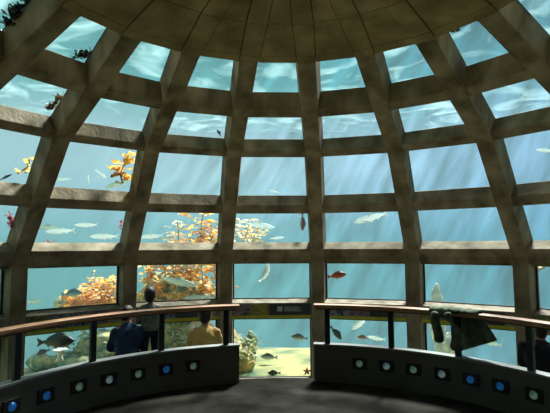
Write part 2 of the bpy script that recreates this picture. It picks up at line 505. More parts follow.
# ---- sea bed
def bed_z(x, y):
    r = math.hypot(x, y)
    z = -.86 + .05*noise.noise(Vector((x*.5, y*.5, 3))) + .02*noise.noise(Vector((x*2, y*2, 9)))
    az = math.degrees(math.atan2(x, y)); r0 = 8.6 if az < 11 else max(6.6, 8.6-(az-11)*.3)
    if r > r0: z -= (r-r0)**2*.07
    return z
mb = MB(); nr, na = 34, 180; rows = []
for i in range(nr+1):
    r = RO + .05 + (19-RO)*(i/nr)**1.3
    rows.append([mb.vert((r*math.sin(2*PI*j/na), r*math.cos(2*PI*j/na), bed_z(r*math.sin(2*PI*j/na), r*math.cos(2*PI*j/na)))) for j in range(na)])
for a, b in zip(rows, rows[1:]):
    for j in range(na): mb.face([a[j], a[(j+1) % na], b[(j+1) % na], b[j]])
M_sand = noisy('sea_bed_sand', (.08, .14, .07), (.40, .37, .15), .9, .95, .6, 8, 8, c3=(.25, .26, .11), w=(.38, .58))
tag(mb.build('ground', M_sand, smooth=True), kind='structure')

# ---- water body and surface
def water_volume():
    m = bpy.data.materials.new('water'); m.use_nodes = True; n = m.node_tree; N = n.nodes; L = n.links
    N.remove(N['Principled BSDF'])
    sc_ = N.new('ShaderNodeVolumeScatter'); sc_.inputs['Color'].default_value = (.44, .74, .72, 1); sc_.inputs['Density'].default_value = WD; sc_.inputs['Anisotropy'].default_value = .0
    ab = N.new('ShaderNodeVolumeAbsorption'); ab.inputs['Color'].default_value = (.45, .85, .85, 1); ab.inputs['Density'].default_value = WD*.5
    ad = N.new('ShaderNodeAddShader'); L.new(sc_.outputs[0], ad.inputs[0]); L.new(ab.outputs[0], ad.inputs[1]); L.new(ad.outputs[0], N['Material Output'].inputs['Volume'])
    mb = MB(); n_ = 40
    prof = [Vector((RO+.06, -4)), Vector((RO+.06, A.y-.1)), out_top('A')+Vector((.06, .02)), out_top('B')+Vector((.06, .04)), out_top('C')+Vector((.06, .06)), out_top('D')+Vector((.03, .08)), Vector((2.3, ZC+.50*S)), Vector((.02, ZC+.56*S)),
            Vector((.02, 6.45)), Vector((17, 6.45)), Vector((17, -4))]
    loops = [[p3(p, RIB_AZ[i % 20]) for p in prof] for i in range(20)]
    mb.loft(loops + [loops[0]], caps=False)
    # close the pinholes on the axis
    o = mb.build('water', m)
    tag(o, 'clear blue green water filling the tank around the dome', 'water', kind='stuff')
WD = .03
if WD: water_volume()

def surface():
    m = bpy.data.materials.new('rippled_surface'); m.use_nodes = True; n = m.node_tree; N = n.nodes; L = n.links
    N.remove(N['Principled BSDF'])
    tr = N.new('ShaderNodeBsdfTransparent'); tr.inputs[0].default_value = (.88, .97, .94, 1)
    gl = N.new('ShaderNodeBsdfTranslucent'); gl.inputs[0].default_value = (.30, .46, .44, 1)
    tc = N.new('ShaderNodeTexCoord'); t = N.new('ShaderNodeTexNoise'); t.inputs['Scale'].default_value = .8; t.inputs['Detail'].default_value = 7; t.inputs['Distortion'].default_value = 1.2
    L.new(tc.outputs['Object'], t.inputs['Vector'])
    mr = N.new('ShaderNodeMapRange'); mr.inputs['From Min'].default_value = .50; mr.inputs['From Max'].default_value = .72; mr.inputs['To Min'].default_value = .05; mr.inputs['To Max'].default_value = .55
    L.new(t.outputs[0], mr.inputs[0])
    mx = N.new('ShaderNodeMixShader'); L.new(mr.outputs[0], mx.inputs[0]); L.new(tr.outputs[0], mx.inputs[1]); L.new(gl.outputs[0], mx.inputs[2])
    L.new(mx.outputs[0], N['Material Output'].inputs[0])
    mb = MB(); nn = 60; Rr = 15; rows = []
    for i in range(nn+1):
        rows.append([mb.vert((lerp(-Rr, Rr, i/nn), lerp(-Rr, Rr, j/nn), 6.56 + .10*noise.noise(Vector((i*.5, j*.5, 0))))) for j in range(nn+1)])
    for i in range(nn):
        for j in range(nn): mb.face([rows[i][j], rows[i+1][j], rows[i+1][j+1], rows[i][j+1]])
    tag(mb.build('water_surface', m, smooth=True), 'rippling turquoise water surface above the dome, seen through the top windows', 'water surface', kind='stuff')
surface()

# ---- rocks
M_rock = noisy('reef_rock', (.08, .15, .11), (.60, .52, .22), 5, .9, .8, 9, 9, c3=(.28, .34, .22), w=(.36, .62))
M_rock_o = noisy('encrusted_rock', (.20, .22, .16), (.85, .50, .15), 4.0, .9, .8, 9, 12, c3=(.50, .42, .22), w=(.36, .60))
M_rock_p = noisy('pale_rock', (.30, .34, .30), (.80, .76, .60), 4.0, .9, .8, 9, 12, w=(.36, .60))
def rock(c, d, mat, label, seed=0, group='reef rocks beyond the glass'):
    bm = bmesh.new(); bmesh.ops.create_icosphere(bm, subdivisions=4, radius=1)
    for v in bm.verts:
        p = v.co.copy(); k = 1 + .35*noise.noise(p*1.2+Vector((seed, 0, 0))) + .18*noise.noise(p*3+Vector((0, seed, 0))) + .09*noise.noise(p*7+Vector((0, 0, seed)))
        v.co = Vector((p.x*d[0], p.y*d[1], p.z*d[2]))*k
    q = MB(); q.bm.free(); q.bm = bm
    o = q.build('reef_rock', mat, smooth=True); o.location = c
    return tag(o, label, 'rock', group)
def rock_at(x, y, D, w, h, mat, label, seed):
    c = at(x, y, D); s = D/F
    return rock(c, (w*s/2, w*s/2*.8, h*s/2), mat, label, seed)
RK = [(112, 350, 11.6, 60, 34, M_rock, 'mottled rock behind the person in blue'),
      (70, 366, 11.0, 60, 24, M_rock, 'low dark green rock under the big dark fish'),
      (165, 340, 11.8, 60, 52, M_rock, 'tall mottled green rock behind the boy, below the transom'),
      (200, 345, 11.4, 52, 46, M_rock_p, 'pale green rock left of the person in yellow'),
      (228, 352, 11.0, 30, 40, M_rock_o, 'yellow encrusted rock behind the post left of the central gap'),
      (244, 366, 10.6, 22, 30, M_rock_o, 'yellow rock at the left edge of the central lower window'),
      (250, 348, 11.2, 16, 30, M_rock, 'greenish rock behind the yellow one in the central lower window'),
      (178, 300, 12.4, 70, 56, M_rock, 'big blue green reef wall behind the orange kelp'),
      (92, 306, 12.2, 66, 30, M_rock_o, 'orange encrusted reef mound in the left lower window'),
      (205, 301, 11.4, 26, 12, M_rock_p, 'whitish rock ledge at the foot of the orange kelp'),
      (437, 318, 12.2, 15, 56, M_rock_p, 'tall pale rock pillar beyond the glass behind the green jacket'),
      (448, 345, 12.0, 24, 24, M_rock_p, 'pale rock beside the foot of the pillar, behind the jacket sleeve'),
      (40, 362, 10.6, 24, 16, M_rock, 'small dark rock at the lower left beside the white anemone')]
for i, (x, y, D, w, h, m_, lb) in enumerate(RK): rock_at(x, y, D, w, h, m_, lb, i*3.7)

# ---- kelp
M_kelp = leafy('orange_kelp', (.62, .26, .03), (.90, .52, .08), (.98, .72, .24), 3, .5)
M_kelp2 = leafy('pale_kelp', (.70, .48, .18), (.88, .66, .32), (.92, .80, .5), 3, .5)
M_green = leafy('green_seaweed', (.16, .24, .08), (.42, .46, .18), (.75, .72, .34), 3, .5)
M_stipe = plain('kelp_stipe', (.45, .28, .07), .6)
M_red = leafy('red_algae', (.35, .04, .06), (.55, .07, .12), (.6, .2, .2), 20, .3)
M_brown = leafy('brown_algae', (.10, .05, .02), (.25, .12, .04), (.4, .22, .1), 20, .3)
M_darkalg = leafy('dark_algae', (.01, .02, .01), (.03, .04, .02), (.06, .07, .03), 20, .2)
def blade(mb, p, dirv, L, w, rnd, droop=.4, n=6):
    d = dirv.normalized(); side = d.cross(Vector((rnd.uniform(-.3, .3), rnd.uniform(-.3, .3), 1))).normalized()
    q = Vector(p); prev = None; ph = rnd.uniform(0, 6)
    for i in range(n+1):
        t = i/n; ww = w*math.sin(PI*min(1, .12+t*.88))**.7*.5
        up = side.cross(d)*math.sin(ph+t*9)*w*.22
        a, b = mb.vert(q + side*ww + up), mb.vert(q - side*ww - up*.6)
        if prev: mb.face([prev[0], a, b, prev[1]])
        prev = (a, b)
        d = (d + Vector((rnd.uniform(-.25, .25), rnd.uniform(-.25, .25), -droop*t*.5))).normalized()
        q = q + d*L/n
        side = (side - d*side.dot(d)).normalized()
def kelp(name, top, base, nb, L, w, mat, label, seed, spread=.2, cat='kelp', group='kelp plants on the reef'):
    rnd = random.Random(seed); root = empty(name, base)
    path = []
    for i in range(9):
        t = i/8; path.append(base.lerp(top, t) + Vector((math.sin(t*4+seed)*.08, math.cos(t*5+seed)*.08, 0)))
    q = MB(); q.tube(path, .014, 6); under(root, q.build('stipe', M_stipe))
    q = MB()
    for i in range(nb):
        t = .08 + .92*(i+rnd.random())/nb
        k = min(7, int(t*8)); p = path[k].lerp(path[k+1], t*8-k)
        a = rnd.uniform(0, 2*PI)
        d = Vector((math.cos(a), math.sin(a), rnd.uniform(-.1, .7)))
        p = p + Vector((rnd.uniform(-spread, spread), rnd.uniform(-spread, spread), rnd.uniform(-.05, .05)))
        blade(q, p, d, L*rnd.uniform(.6, 1.2), w*rnd.uniform(.7, 1.3), rnd)
    under(root, q.build('blades', mat, smooth=True))
    return tag(root, label, cat, group)
def kelp_at(x, yt, yb, D, nb, L, w, mat, label, seed, spread=.2):
    kelp('kelp_plant', at(x, yt, D), at(x, yb, D), nb, L, w, mat, label, seed, spread)
KP = [(150, 268, 312, 11.6, 60, .34, .09, M_kelp, 'orange kelp at the left edge of the window behind the boy', .2),
      (163, 256, 300, 11.8, 70, .36, .09, M_kelp, 'orange kelp behind the boy, just under the ring beam', .22),
      (176, 222, 290, 12.0, 60, .34, .07, M_kelp2, 'thin pale orange kelp rising behind the leftmost salmon tail of the second window row', .16),
      (188, 238, 300, 12.1, 90, .40, .10, M_kelp, 'tall orange kelp behind the large greenish fish', .3),
      (203, 214, 300, 11.9, 110, .42, .10, M_kelp, 'tallest orange kelp, left of the post beside the centre bays', .3),
      (214, 226, 312, 11.7, 90, .38, .10, M_kelp, 'bright orange kelp hugging the post left of the centre bays', .22),
      (176, 292, 318, 11.3, 40, .30, .09, M_kelp, 'low orange kelp under the large greenish fish', .25),
      (246, 219, 246, 12.6, 46, .34, .08, M_kelp2, 'pale orange kelp at the left of the centre window above the ring beam', .3),
      (256, 228, 246, 12.8, 22, .3, .07, M_kelp2, 'faint pale kelp below the centre salmon', .25),
      (76, 297, 312, 11.3, 50, .30, .09, M_kelp, 'left end of the orange kelp bed in the left lower window', .22),
      (84, 290, 310, 11.4, 60, .30, .09, M_kelp, 'orange kelp in the middle of the left lower window', .26),
      (98, 282, 308, 11.5, 60, .32, .09, M_kelp, 'orange kelp right of the grey blue fish in the left lower window', .25),
      (111, 277, 308, 11.5, 70, .32, .09, M_kelp, 'highest orange kelp at the right of the left lower window', .24),
      (176, 325, 352, 10.9, 34, .26, .08, M_green, 'green seaweed under the transom, right of the boy', .25),
      (192, 330, 352, 10.8, 30, .26, .08, M_green, 'green seaweed left of the person in yellow', .25),
      (228, 334, 362, 10.6, 34, .26, .07, M_green, 'green seaweed beside the post left of the central gap', .2),
      (245, 336, 366, 10.4, 40, .24, .06, M_green, 'yellow green seaweed on the rock in the central lower window', .18),
      (120, 322, 350, 11.0, 30, .26, .08, M_green, 'green seaweed behind the person in blue', .25),
      (82, 330, 356, 11.2, 30, .26, .08, M_green, 'green seaweed just left of the second railing post', .25),
      (62, 326, 356, 11.6, 30, .26, .08, M_green, 'green seaweed behind the big dark fish', .25),
      (95, 271, 300, 11.9, 12, .16, .05, M_kelp2, 'single thin kelp frond standing above the orange bed', .05)]
for i, a in enumerate(KP): kelp_at(a[0], a[1], a[2], a[3], a[4], a[5], a[6], a[7], a[8], i*5+1, a[9])
def frond(x0, y0, x1, y1, nb, L, w, mat, label, seed, spread=.05, extra=.12):
    _, D = outside((x0+x1)/2, (y0+y1)/2, extra); D += .1
    kelp('kelp_frond', at(x0, y0, D), at(x1, y1, D), nb, L, w, mat, label, seed, spread, 'kelp', 'loose kelp against the panes')
frond(127, 153, 124, 184, 26, .20, .12, M_kelp, 'orange kelp frond hanging beside the rib left of the centre bays, third window row', 3, .06)
frond(26, 161, 24, 174, 8, .13, .08, M_kelp, 'small yellow kelp piece at the far left pane', 4, .03)
frond(540, 262, 539, 276, 8, .16, .09, M_kelp, 'orange kelp piece at the far right lower window', 5, .03)
def tuft(x, y, n, L, w, mat, label, seed, sx=6, sy=3, extra=.05, diag=0):
    rnd = random.Random(seed); p, D = outside(x, y, extra); q = MB(); s = D/F
    for i in range(n):
        g_ = rnd.uniform(-1, 1)
        c = at(x+g_*diag+rnd.uniform(-sx, sx), y-g_*diag*.85+rnd.uniform(-sy, sy), D+rnd.uniform(0, .08))
        blade(q, c, Vector((rnd.uniform(-1, 1), rnd.uniform(-1, 1), rnd.uniform(-.2, 1))), L*rnd.uniform(.5, 1.3), w, rnd, .2, 4)
    o = q.build('algae_tuft', mat, loc=p)
    return tag(o, label, 'algae', 'algae growing on the panes')
tuft(10, 221, 26, .10, .05, M_red, 'red algae on the edge of the far left rib, second window row', 1, 2.2, 7)
tuft(121, 226, 16, .07, .04, M_red, 'red algae beside the rib left of the orange kelp', 2, 1.2, 4)
tuft(50, 242, 14, .06, .03, M_red, 'tiny red algae on the sill under the pale fish at left', 3, 6, 1)
tuft(55, 103, 70, .07, .04, M_brown, 'brown algae along the rib in the upper left window', 4, 2, 2, .06, 7)
tuft(82, 56, 70, .09, .03, M_darkalg, 'dark spiky algae at the foot of the upper left pane', 5, 7, 1.5, .05, 3)
tuft(23, 14, 110, .14, .07, M_darkalg, 'dark algae clump in the top left corner', 6, 4, 3, .05, 12)
tuft(456, 31, 16, .06, .05, M_darkalg, 'dark lump of algae at the top edge of the upper right pane', 7, 3, 1, .05)

# ---- fish
def fish_mat(name, back, mid, belly, spots=None, sscale=14):
    m, n, b = nt(name); N = n.nodes; L = n.links
    tc = N.new('ShaderNodeTexCoord'); sp = N.new('ShaderNodeSeparateXYZ'); L.new(tc.outputs['Object'], sp.inputs[0])
    t = N.new('ShaderNodeTexNoise'); t.inputs['Scale'].default_value = sscale; L.new(tc.outputs['Object'], t.inputs['Vector'])
    ad = N.new('ShaderNodeMath'); ad.operation = 'MULTIPLY_ADD'; ad.inputs[1].default_value = .06; L.new(t.outputs[0], ad.inputs[0]); L.new(sp.outputs['Z'], ad.inputs[2])
    mr = N.new('ShaderNodeMapRange'); mr.inputs['From Min'].default_value = -.06; mr.inputs['From Max'].default_value = .13; L.new(ad.outputs[0], mr.inputs[0])
    r = N.new('ShaderNodeValToRGB'); L.new(mr.outputs[0], r.inputs[0]); cr = r.color_ramp
    cr.elements[0].color = (*belly, 1); cr.elements[1].color = (*back, 1); e = cr.elements.new(.5); e.color = (*mid, 1)
    L.new(r.outputs[0], b.inputs['Base Color']); b.inputs['Roughness'].default_value = .35
    if mid[0] > .5:       # thin pale flesh lets some light through
        tb = N.new('ShaderNodeBsdfTranslucent'); mx = N.new('ShaderNodeMixShader'); mx.inputs[0].default_value = .6
        L.new(r.outputs[0], tb.inputs[0]); L.new(b.outputs[0], mx.inputs[1]); L.new(tb.outputs[0], mx.inputs[2]); L.new(mx.outputs[0], N['Material Output'].inputs[0])
    return m
M_silver = fish_mat('silver_fish', (.55, .66, .62), (.86, .92, .90), (.97, .97, .95))
M_greenf = fish_mat('pale_green_fish', (.34, .44, .36), (.62, .72, .62), (.85, .88, .80))
M_darkf = fish_mat('dark_rockfish', (.012, .016, .014), (.02, .028, .02), (.05, .05, .035))
M_redf = fish_mat('red_rockfish', (.22, .03, .015), (.38, .06, .03), (.5, .14, .06))
M_brownf = fish_mat('brown_fish', (.14, .07, .05), (.30, .17, .13), (.45, .32, .28))
M_perch = fish_mat('grey_perch', (.05, .08, .07), (.20, .28, .26), (.55, .60, .55))
M_greyblue = fish_mat('grey_blue_fish', (.10, .18, .20), (.22, .34, .36), (.5, .6, .6))
M_eye = plain('fish_eye', (.01, .01, .01), .2)
def fish_mesh(kind):
    if kind == 'salmon':
        st = [(.50, .004, .004, 0), (.47, .022, .014, 0), (.42, .042, .028, 0), (.34, .066, .040, .002), (.22, .088, .050, .004), (.08, .095, .052, .004), (-.08, .086, .046, .003), (-.22, .062, .032, .002), (-.32, .038, .018, 0), (-.38, .028, .010, 0), (-.41, .030, .006, 0)]
        tail = (.10, .055); dors = (.06, -.10, .055); adip = True
    else:
        st = [(.50, .008, .006, -.01), (.46, .045, .026, -.005), (.40, .090, .045, 0), (.30, .142, .062, .008), (.16, .172, .070, .012), (.0, .165, .062, .01), (-.14, .120, .044, .006), (-.25, .068, .026, .002), (-.33, .042, .014, 0), (-.37, .044, .008, 0)]
        tail = (.12, .02); dors = (.22, -.24, .065); adip = False
    q = MB(); n = 14; loops = []
    for x, h, w, dz in st:
        loops.append([Vector((x, w*math.cos(2*PI*i/n), dz + h*math.sin(2*PI*i/n))) for i in range(n)])
    q.loft(loops)
    def fin(pts, th=.004):
        q.hull8([Vector((x, -th, z)) for x, z in pts], [Vector((x, th, z)) for x, z in pts])
    tx = st[-1][0]; th_, notch = tail; hh = st[-1][1]
    fin([(tx+.01, hh*.9), (-.50, th_), (-.515, th_*.8), (-.50+notch, 0), (-.515, -th_*.8), (-.50, -th_), (tx+.01, -hh*.9)])
    def topz(x):
        for a, b in zip(st, st[1:]):
            if b[0] <= x <= a[0]: t = (a[0]-x)/(a[0]-b[0]); return lerp(a[1]+a[3], b[1]+b[3], t), lerp(-a[1]+a[3], -b[1]+b[3], t)
        return 0, 0
    a, b, hgt = dors
    if kind == 'salmon':
        fin([(a, topz(a)[0]-.015), (a-.03, topz(a)[0]+hgt), (b, topz(b)[0]+.015), (b, topz(b)[0]-.015)])
        fin([(-.28, topz(-.28)[0]-.01), (-.31, topz(-.30)[0]+.022), (-.33, topz(-.32)[0]+.012), (-.31, topz(-.31)[0]-.01)])
    else:
        pts = [(a, topz(a)[0]-.02)]
        m = 9
        for i in range(m+1):
            x = lerp(a-.01, b, i/m); pts.append((x, topz(x)[0] + hgt*(1-.45*i/m if i else .6) - (.016 if i % 2 else 0)))
        pts.append((b, topz(b)[0]-.02)); pts.append((0, topz(0)[0]-.05))
        fin(pts)
    fin([(-.16, topz(-.16)[1]+.015), (-.20, topz(-.2)[1]-.055), (-.27, topz(-.27)[1]-.015), (-.27, topz(-.27)[1]+.01)])
    fin([(.04, topz(.04)[1]+.015), (-.01, topz(0)[1]-.045), (-.06, topz(-.06)[1]-.015), (-.04, topz(-.04)[1]+.015)])
    # pectoral fins
    for s in (-1, 1):
        w = .048 if kind == 'salmon' else .06
        root = Vector((.26, s*w*.9, -.03)); tipv = Vector((.12, s*(w+.07), -.085))
        q.hull8([root + Vector((0, 0, .012)), tipv + Vector((.015, 0, .02)), tipv + Vector((-.02, 0, -.02)), root + Vector((-.02, 0, -.022))],
                [p + Vector((0, s*.005, .003)) for p in (root + Vector((0, 0, .012)), tipv + Vector((.015, 0, .02)), tipv + Vector((-.02, 0, -.02)), root + Vector((-.02, 0, -.022)))])
        ez = .012 if kind == 'salmon' else .035; ex = .435 if kind == 'salmon' else .40
        q.ball((ex, s*(.024 if kind == 'salmon' else .038), ez), .011 if kind == 'salmon' else .016, None, 8, 6, 1)
    bend = q
    return q
MESH = {}
def fish(x, y, lpx, ang, kind, mat, label, group=None, away=.5, turn=0, roll=0, curl=0, D=None, name=None):
    key = (kind, mat.name, curl)
    if key not in MESH:
        q = fish_mesh(kind)
        if curl:
            for v in q.bm.verts:
                a = v.co.x*curl; v.co = Vector((math.sin(a)/curl - v.co.y*math.sin(a), (1-math.cos(a))/curl + v.co.y*math.cos(a), v.co.z))
        o = q.build('fish', [mat, M_eye], smooth=True); MESH[key] = o.data
        bpy.data.objects.remove(o)
    o = bpy.data.objects.new('fish', MESH[key]); COL.objects.link(o)
    if D is None: _, D = outside(x, y, away*1.6)
    p = at(x, y, D); L_ = lpx*D/F/max(.3, math.cos(R_(turn)))
    a = R_(ang); fwd = Vector((FW.x, FW.y, 0)).normalized(); rt = Vector((fwd.y, -fwd.x, 0)); Z = Vector((0, 0, 1))
    X = (rt*math.cos(a) + Z*math.sin(a))*math.cos(R_(turn)) + fwd*math.sin(R_(turn))
    upv = Z if abs(math.sin(a)) < .93 else -rt*math.sin(a)
    if roll: upv = Matrix.Rotation(R_(roll), 3, X) @ upv
    Y = upv.cross(X).normalized(); Zz = X.cross(Y)
    o.matrix_world = Matrix.Translation(p) @ Matrix((X, Y, Zz)).transposed().to_4x4() @ Matrix.Diagonal((L_, L_, L_, 1))
    return tag(o, label, 'fish', group)
SG = 'silver fish circling outside the dome'
sal = 'salmon'
fish(63, 179, 17, 180, sal, M_silver, 'small silver fish just right of the far left rib, third window row', SG, 1.0)
fish(101, 174, 15, -38, sal, M_silver, 'silver fish with dark tail diving to the right, left of the hanging kelp', SG, 1.0)
fish(88.5, 179.5, 9, 96, sal, M_silver, 'tiny upright pale fish between two silver fish, third window row', SG, 1.4)
fish(117, 184, 26, 197, sal, M_greenf, 'pale greenish fish beside the hanging orange kelp', SG, .8)
fish(6, 177, 13, 25, sal, M_darkf, 'small dark fish at the far left edge of the photo', None, .6)
fish(86, 225, 24, 180, sal, M_silver, 'silver fish highest of the group in the left window, second row', SG, 1.0)
fish(48, 227, 22, 178, sal, M_greenf, 'pale fish at the left end of the group in the left window, second row', SG, 1.5)
fish(60, 231, 30, 182, sal, M_silver, 'silver fish overlapping the one behind it, left window, second row', SG, .9)
fish(104, 236.5, 29, 180, sal, M_silver, 'large silver fish lowest right in the left window, second row', SG, .9)
fish(151, 236.5, 25, 184, sal, M_silver, 'silver fish right of the rib, left of the pale kelp', SG, .8)
fish(167, 238, 14, 190, sal, M_greenf, 'small pale green fish in front of the thin kelp stem', SG, 1.4)
fish(274, 191.5, 11, 165, sal, M_silver, 'small white fish low in the centre window, third row', SG, 1.0)
fish(260, 225.5, 30, -8, sal, M_silver, 'silver fish swimming right in the centre window above the ring beam', SG, 1.2)
fish(277, 238, 15, 5, sal, M_silver, 'small silver fish near the sill of the centre window', SG, 1.4)
fish(257, 239, 10, 0, sal, M_greenf, 'faint pale fish at the sill, lower left of the centre window', SG, 1.8)
fish(302.5, 222, 18, -90, 'perch', M_brownf, 'brown fish hanging head down in the centre window', None, .4, roll=45)
fish(370, 218, 36, 195, sal, M_silver, 'large white fish in the window right of centre, second row', SG, .7, curl=.5)
fish(489.5, 216, 10, 80, sal, M_silver, 'narrow upright white fish in the right window, second row', SG, 1.3, roll=90)
fish(546, 150.5, 20, 175, sal, M_silver, 'white fish at the right edge of the photo, third row', SG, .8)
fish(219, 133, 8, 120, 'perch', M_darkf, 'tiny dark fish in the upper window just left of centre', None, .5)
fish(266, 273.5, 23, 65, 'perch', M_silver, 'white curled fish turning in the centre window', SG, .8, roll=50, curl=1.6)
fish(337, 275.5, 19, 8, 'perch', M_redf, 'dark red fish beside the post right of the centre window', None, .3)
fish(178.5, 282, 38, -12, sal, M_greenf, 'large greenish white fish in front of the orange kelp', None, .6)
fish(196, 297.5, 26, 182, sal, M_silver, 'white fish low over the pale ledge under the kelp', SG, .8)
fish(33, 301.5, 17, 0, sal, M_greenf, 'pale green fish at the left end of the left lower window', None, .6)
fish(72, 293.5, 21, 8, 'perch', M_greyblue, 'grey blue fish above the left end of the kelp bed', None, .8)
fish(56, 341.5, 37, 3, 'perch', M_darkf, 'big dark fish below the left handrail', None, .3)
fish(104, 330.5, 16, 175, sal, M_greyblue, 'small grey blue fish right of the left railing post', None, .5)
fish(269, 357, 17, 176, 'perch', M_perch, 'dark grey fish above the sand in the central lower window', None, .9)
fish(299.5, 337.5, 17, 172, 'perch', M_perch, 'silvery grey fish in the upper right of the central lower window', None, .5)
fish(274, 373, 13, 180, 'perch', M_darkf, 'small dark fish at the bottom edge of the central window', None, .3)
fish(336, 333, 17, -50, 'perch', M_darkf, 'dark fish pointing down beside the first post right of the gap', None, .5)
fish(359.5, 323.5, 20, 215, 'perch', M_silver, 'round white fish below the right handrail', None, .7)
fish(363, 337.5, 12, 175, 'perch', M_brownf, 'small dark brown fish under the white one', None, .7)
fish(376.5, 338.5, 20, 170, sal, M_silver, 'white fish just left of the second post right of the gap', None, .7, curl=-1.2)
fish(491, 343, 22, 168, sal, M_greenf, 'pale green fish in the lower window right of the jacket', None, 1.0)
fish(43, 352, 14, 200, 'perch', M_darkf, 'small dark fish under the big dark fish', None, .9)

# ---- starfish and anemone
def starfish(x, y, rpx):
    p, D = outside(x, y, .10); s = rpx*D/F
    q = MB(); c = Vector(p); X, Z, Y = RT, UP, -FW
    rim = []
    for i in range(20):
        a = 2*PI*i/20 + .3; r = s*(1 if i % 4 == 0 else .62 if i % 4 in (1, 3) else .34)
        rim.append(c + X*math.cos(a)*r + Z*math.sin(a)*r)
    top = q.vert(c + Y*s*.3); bot = q.vert(c - Y*s*.1)
    v = [q.vert(k) for k in rim]; v2 = [q.vert(k - (-Y)*-.0 - Y*s*.12) for k in rim]
    for i in range(20):
        j = (i+1) % 20; q.face([v[i], v[j], top]); q.face([v2[j], v2[i], bot]); q.face([v[j], v[i], v2[i], v2[j]])
    o = q.build('starfish', noisy('starfish_skin', (.45, .12, .03), (.8, .3, .08), 30, .8, .4), loc=p)
    tag(o, 'orange starfish low on the right edge of the central window', 'starfish')
starfish(307, 371.5, 4.5)
def anemone(x, y, rpx, label):
    p, D = outside(x, y, .7); s = rpx*D/F; rnd = random.Random(5)
    root = empty('sea_anemone', p - Vector((0, 0, s)))
    q = MB(); q.tube([p - Vector((0, 0, s*1.1)), p - Vector((0, 0, s*.6)), p - Vector((0, 0, s*.1)), p + Vector((0, 0, s*.1))], [s*.5, s*.3, s*.28, s*.6], 14)
    m = noisy('anemone_white', (.75, .78, .7), (.95, .95, .9), 12, .8, .2)
    under(root, q.build('column', m, smooth=True))
    q = MB()
    for i in range(90):
        a = rnd.uniform(0, 2*PI); r = s*rnd.uniform(.2, .75)
        b = p + Vector((math.cos(a)*r*.7, math.sin(a)*r*.7, s*.1))
        q.tube([b, b + Vector((math.cos(a)*s*.25, math.sin(a)*s*.25, s*.25)), b + Vector((math.cos(a)*s*.5, math.sin(a)*s*.5, s*.2))], [s*.035, s*.03, s*.01], 5)
    under(root, q.build('tentacles', m, smooth=True))
    tag(root, label, 'sea anemone')
anemone(60, 352, 8, 'white plumed sea anemone below the big dark fish at left')

# ------------------------------------------------------------------ people
def seg(mb, p0, r0, p1, r1, n=14):
    p0, p1 = Vector(p0), Vector(p1); d = (p1-p0).normalized()
    up = Vector((0, 0, 1)) if abs(d.z) < .9 else Vector((0, 1, 0)); a = d.cross(up).normalized(); b = a.cross(d)
    L = []
    for k in range(1, 5):
        th = PI/2*(k/4); L.append((p0 - d*math.cos(th)*r0, math.sin(th)*r0))
    for k in range(3, -1, -1):
        th = PI/2*(k/4 + .001); L.append((p1 + d*math.cos(th)*r1, max(.001, math.sin(th)*r1)))
    mb.loft([[c + a*math.cos(2*PI*i/n)*r + b*math.sin(2*PI*i/n)*r for i in range(n)] for c, r in L])
def ell(mb, c, r3, M=None): mb.ball(c, 1, M, 18, 12, sc3=r3)
def remesh(o, v, smooth=4):
    m = o.modifiers.new('remesh', 'REMESH'); m.mode = 'VOXEL'; m.voxel_size = v; m.use_smooth_shade = True
    s = o.modifiers.new('smooth', 'SMOOTH'); s.factor = .5; s.iterations = smooth
    return o
M_skin = noisy('skin', (.42, .24, .17), (.50, .29, .21), 6, .55, .02)
M_hair = noisy('dark_hair', (.012, .009, .007), (.035, .025, .02), 30, .45, .6, 4, 90, stretch=(1, 1, .3))
M_hair_th = noisy('thinning_hair', (.015, .010, .008), (.05, .03, .02), 14, .5, .5, 4, 80)
def cloth_mat(name, c1, c2, sc1=8): return noisy(name, c1, c2, sc1, .9, .35, 6, 60, spec=.1)
def hand(mb, wrist, d, side, up, k=1.0):
    """palm and five bent fingers; d points along the hand, side to the thumb, up out of the back of the hand"""
    w = Vector(wrist); d = d.normalized(); side = side.normalized(); up = up.normalized()
    for s_ in (-.022, 0, .022): seg(mb, w + side*s_*.7*k, .017*k, w + d*.085*k + side*s_*1.2*k, .014*k, 8)
    for j, (o_, ln) in enumerate(((.033, .070), (.011, .080), (-.011, .075), (-.033, .058))):
        a = w + d*.09*k + side*o_*k; b = a + (d*.9 - up*.3)*ln*.5*k; c = b + (d*.55 - up*.8)*ln*.5*k
        seg(mb, a, .0095*k, b, .0085*k, 8); seg(mb, b, .0085*k, c, .007*k, 8)
    a = w + d*.02*k + side*.028*k; b = a + (d*.6 + side*.8)*.04*k; c = b + (d*.9 + side*.1 - up*.3)*.032*k
    seg(mb, a, .013*k, b, .010*k, 8); seg(mb, b, .010*k, c, .008*k, 8)
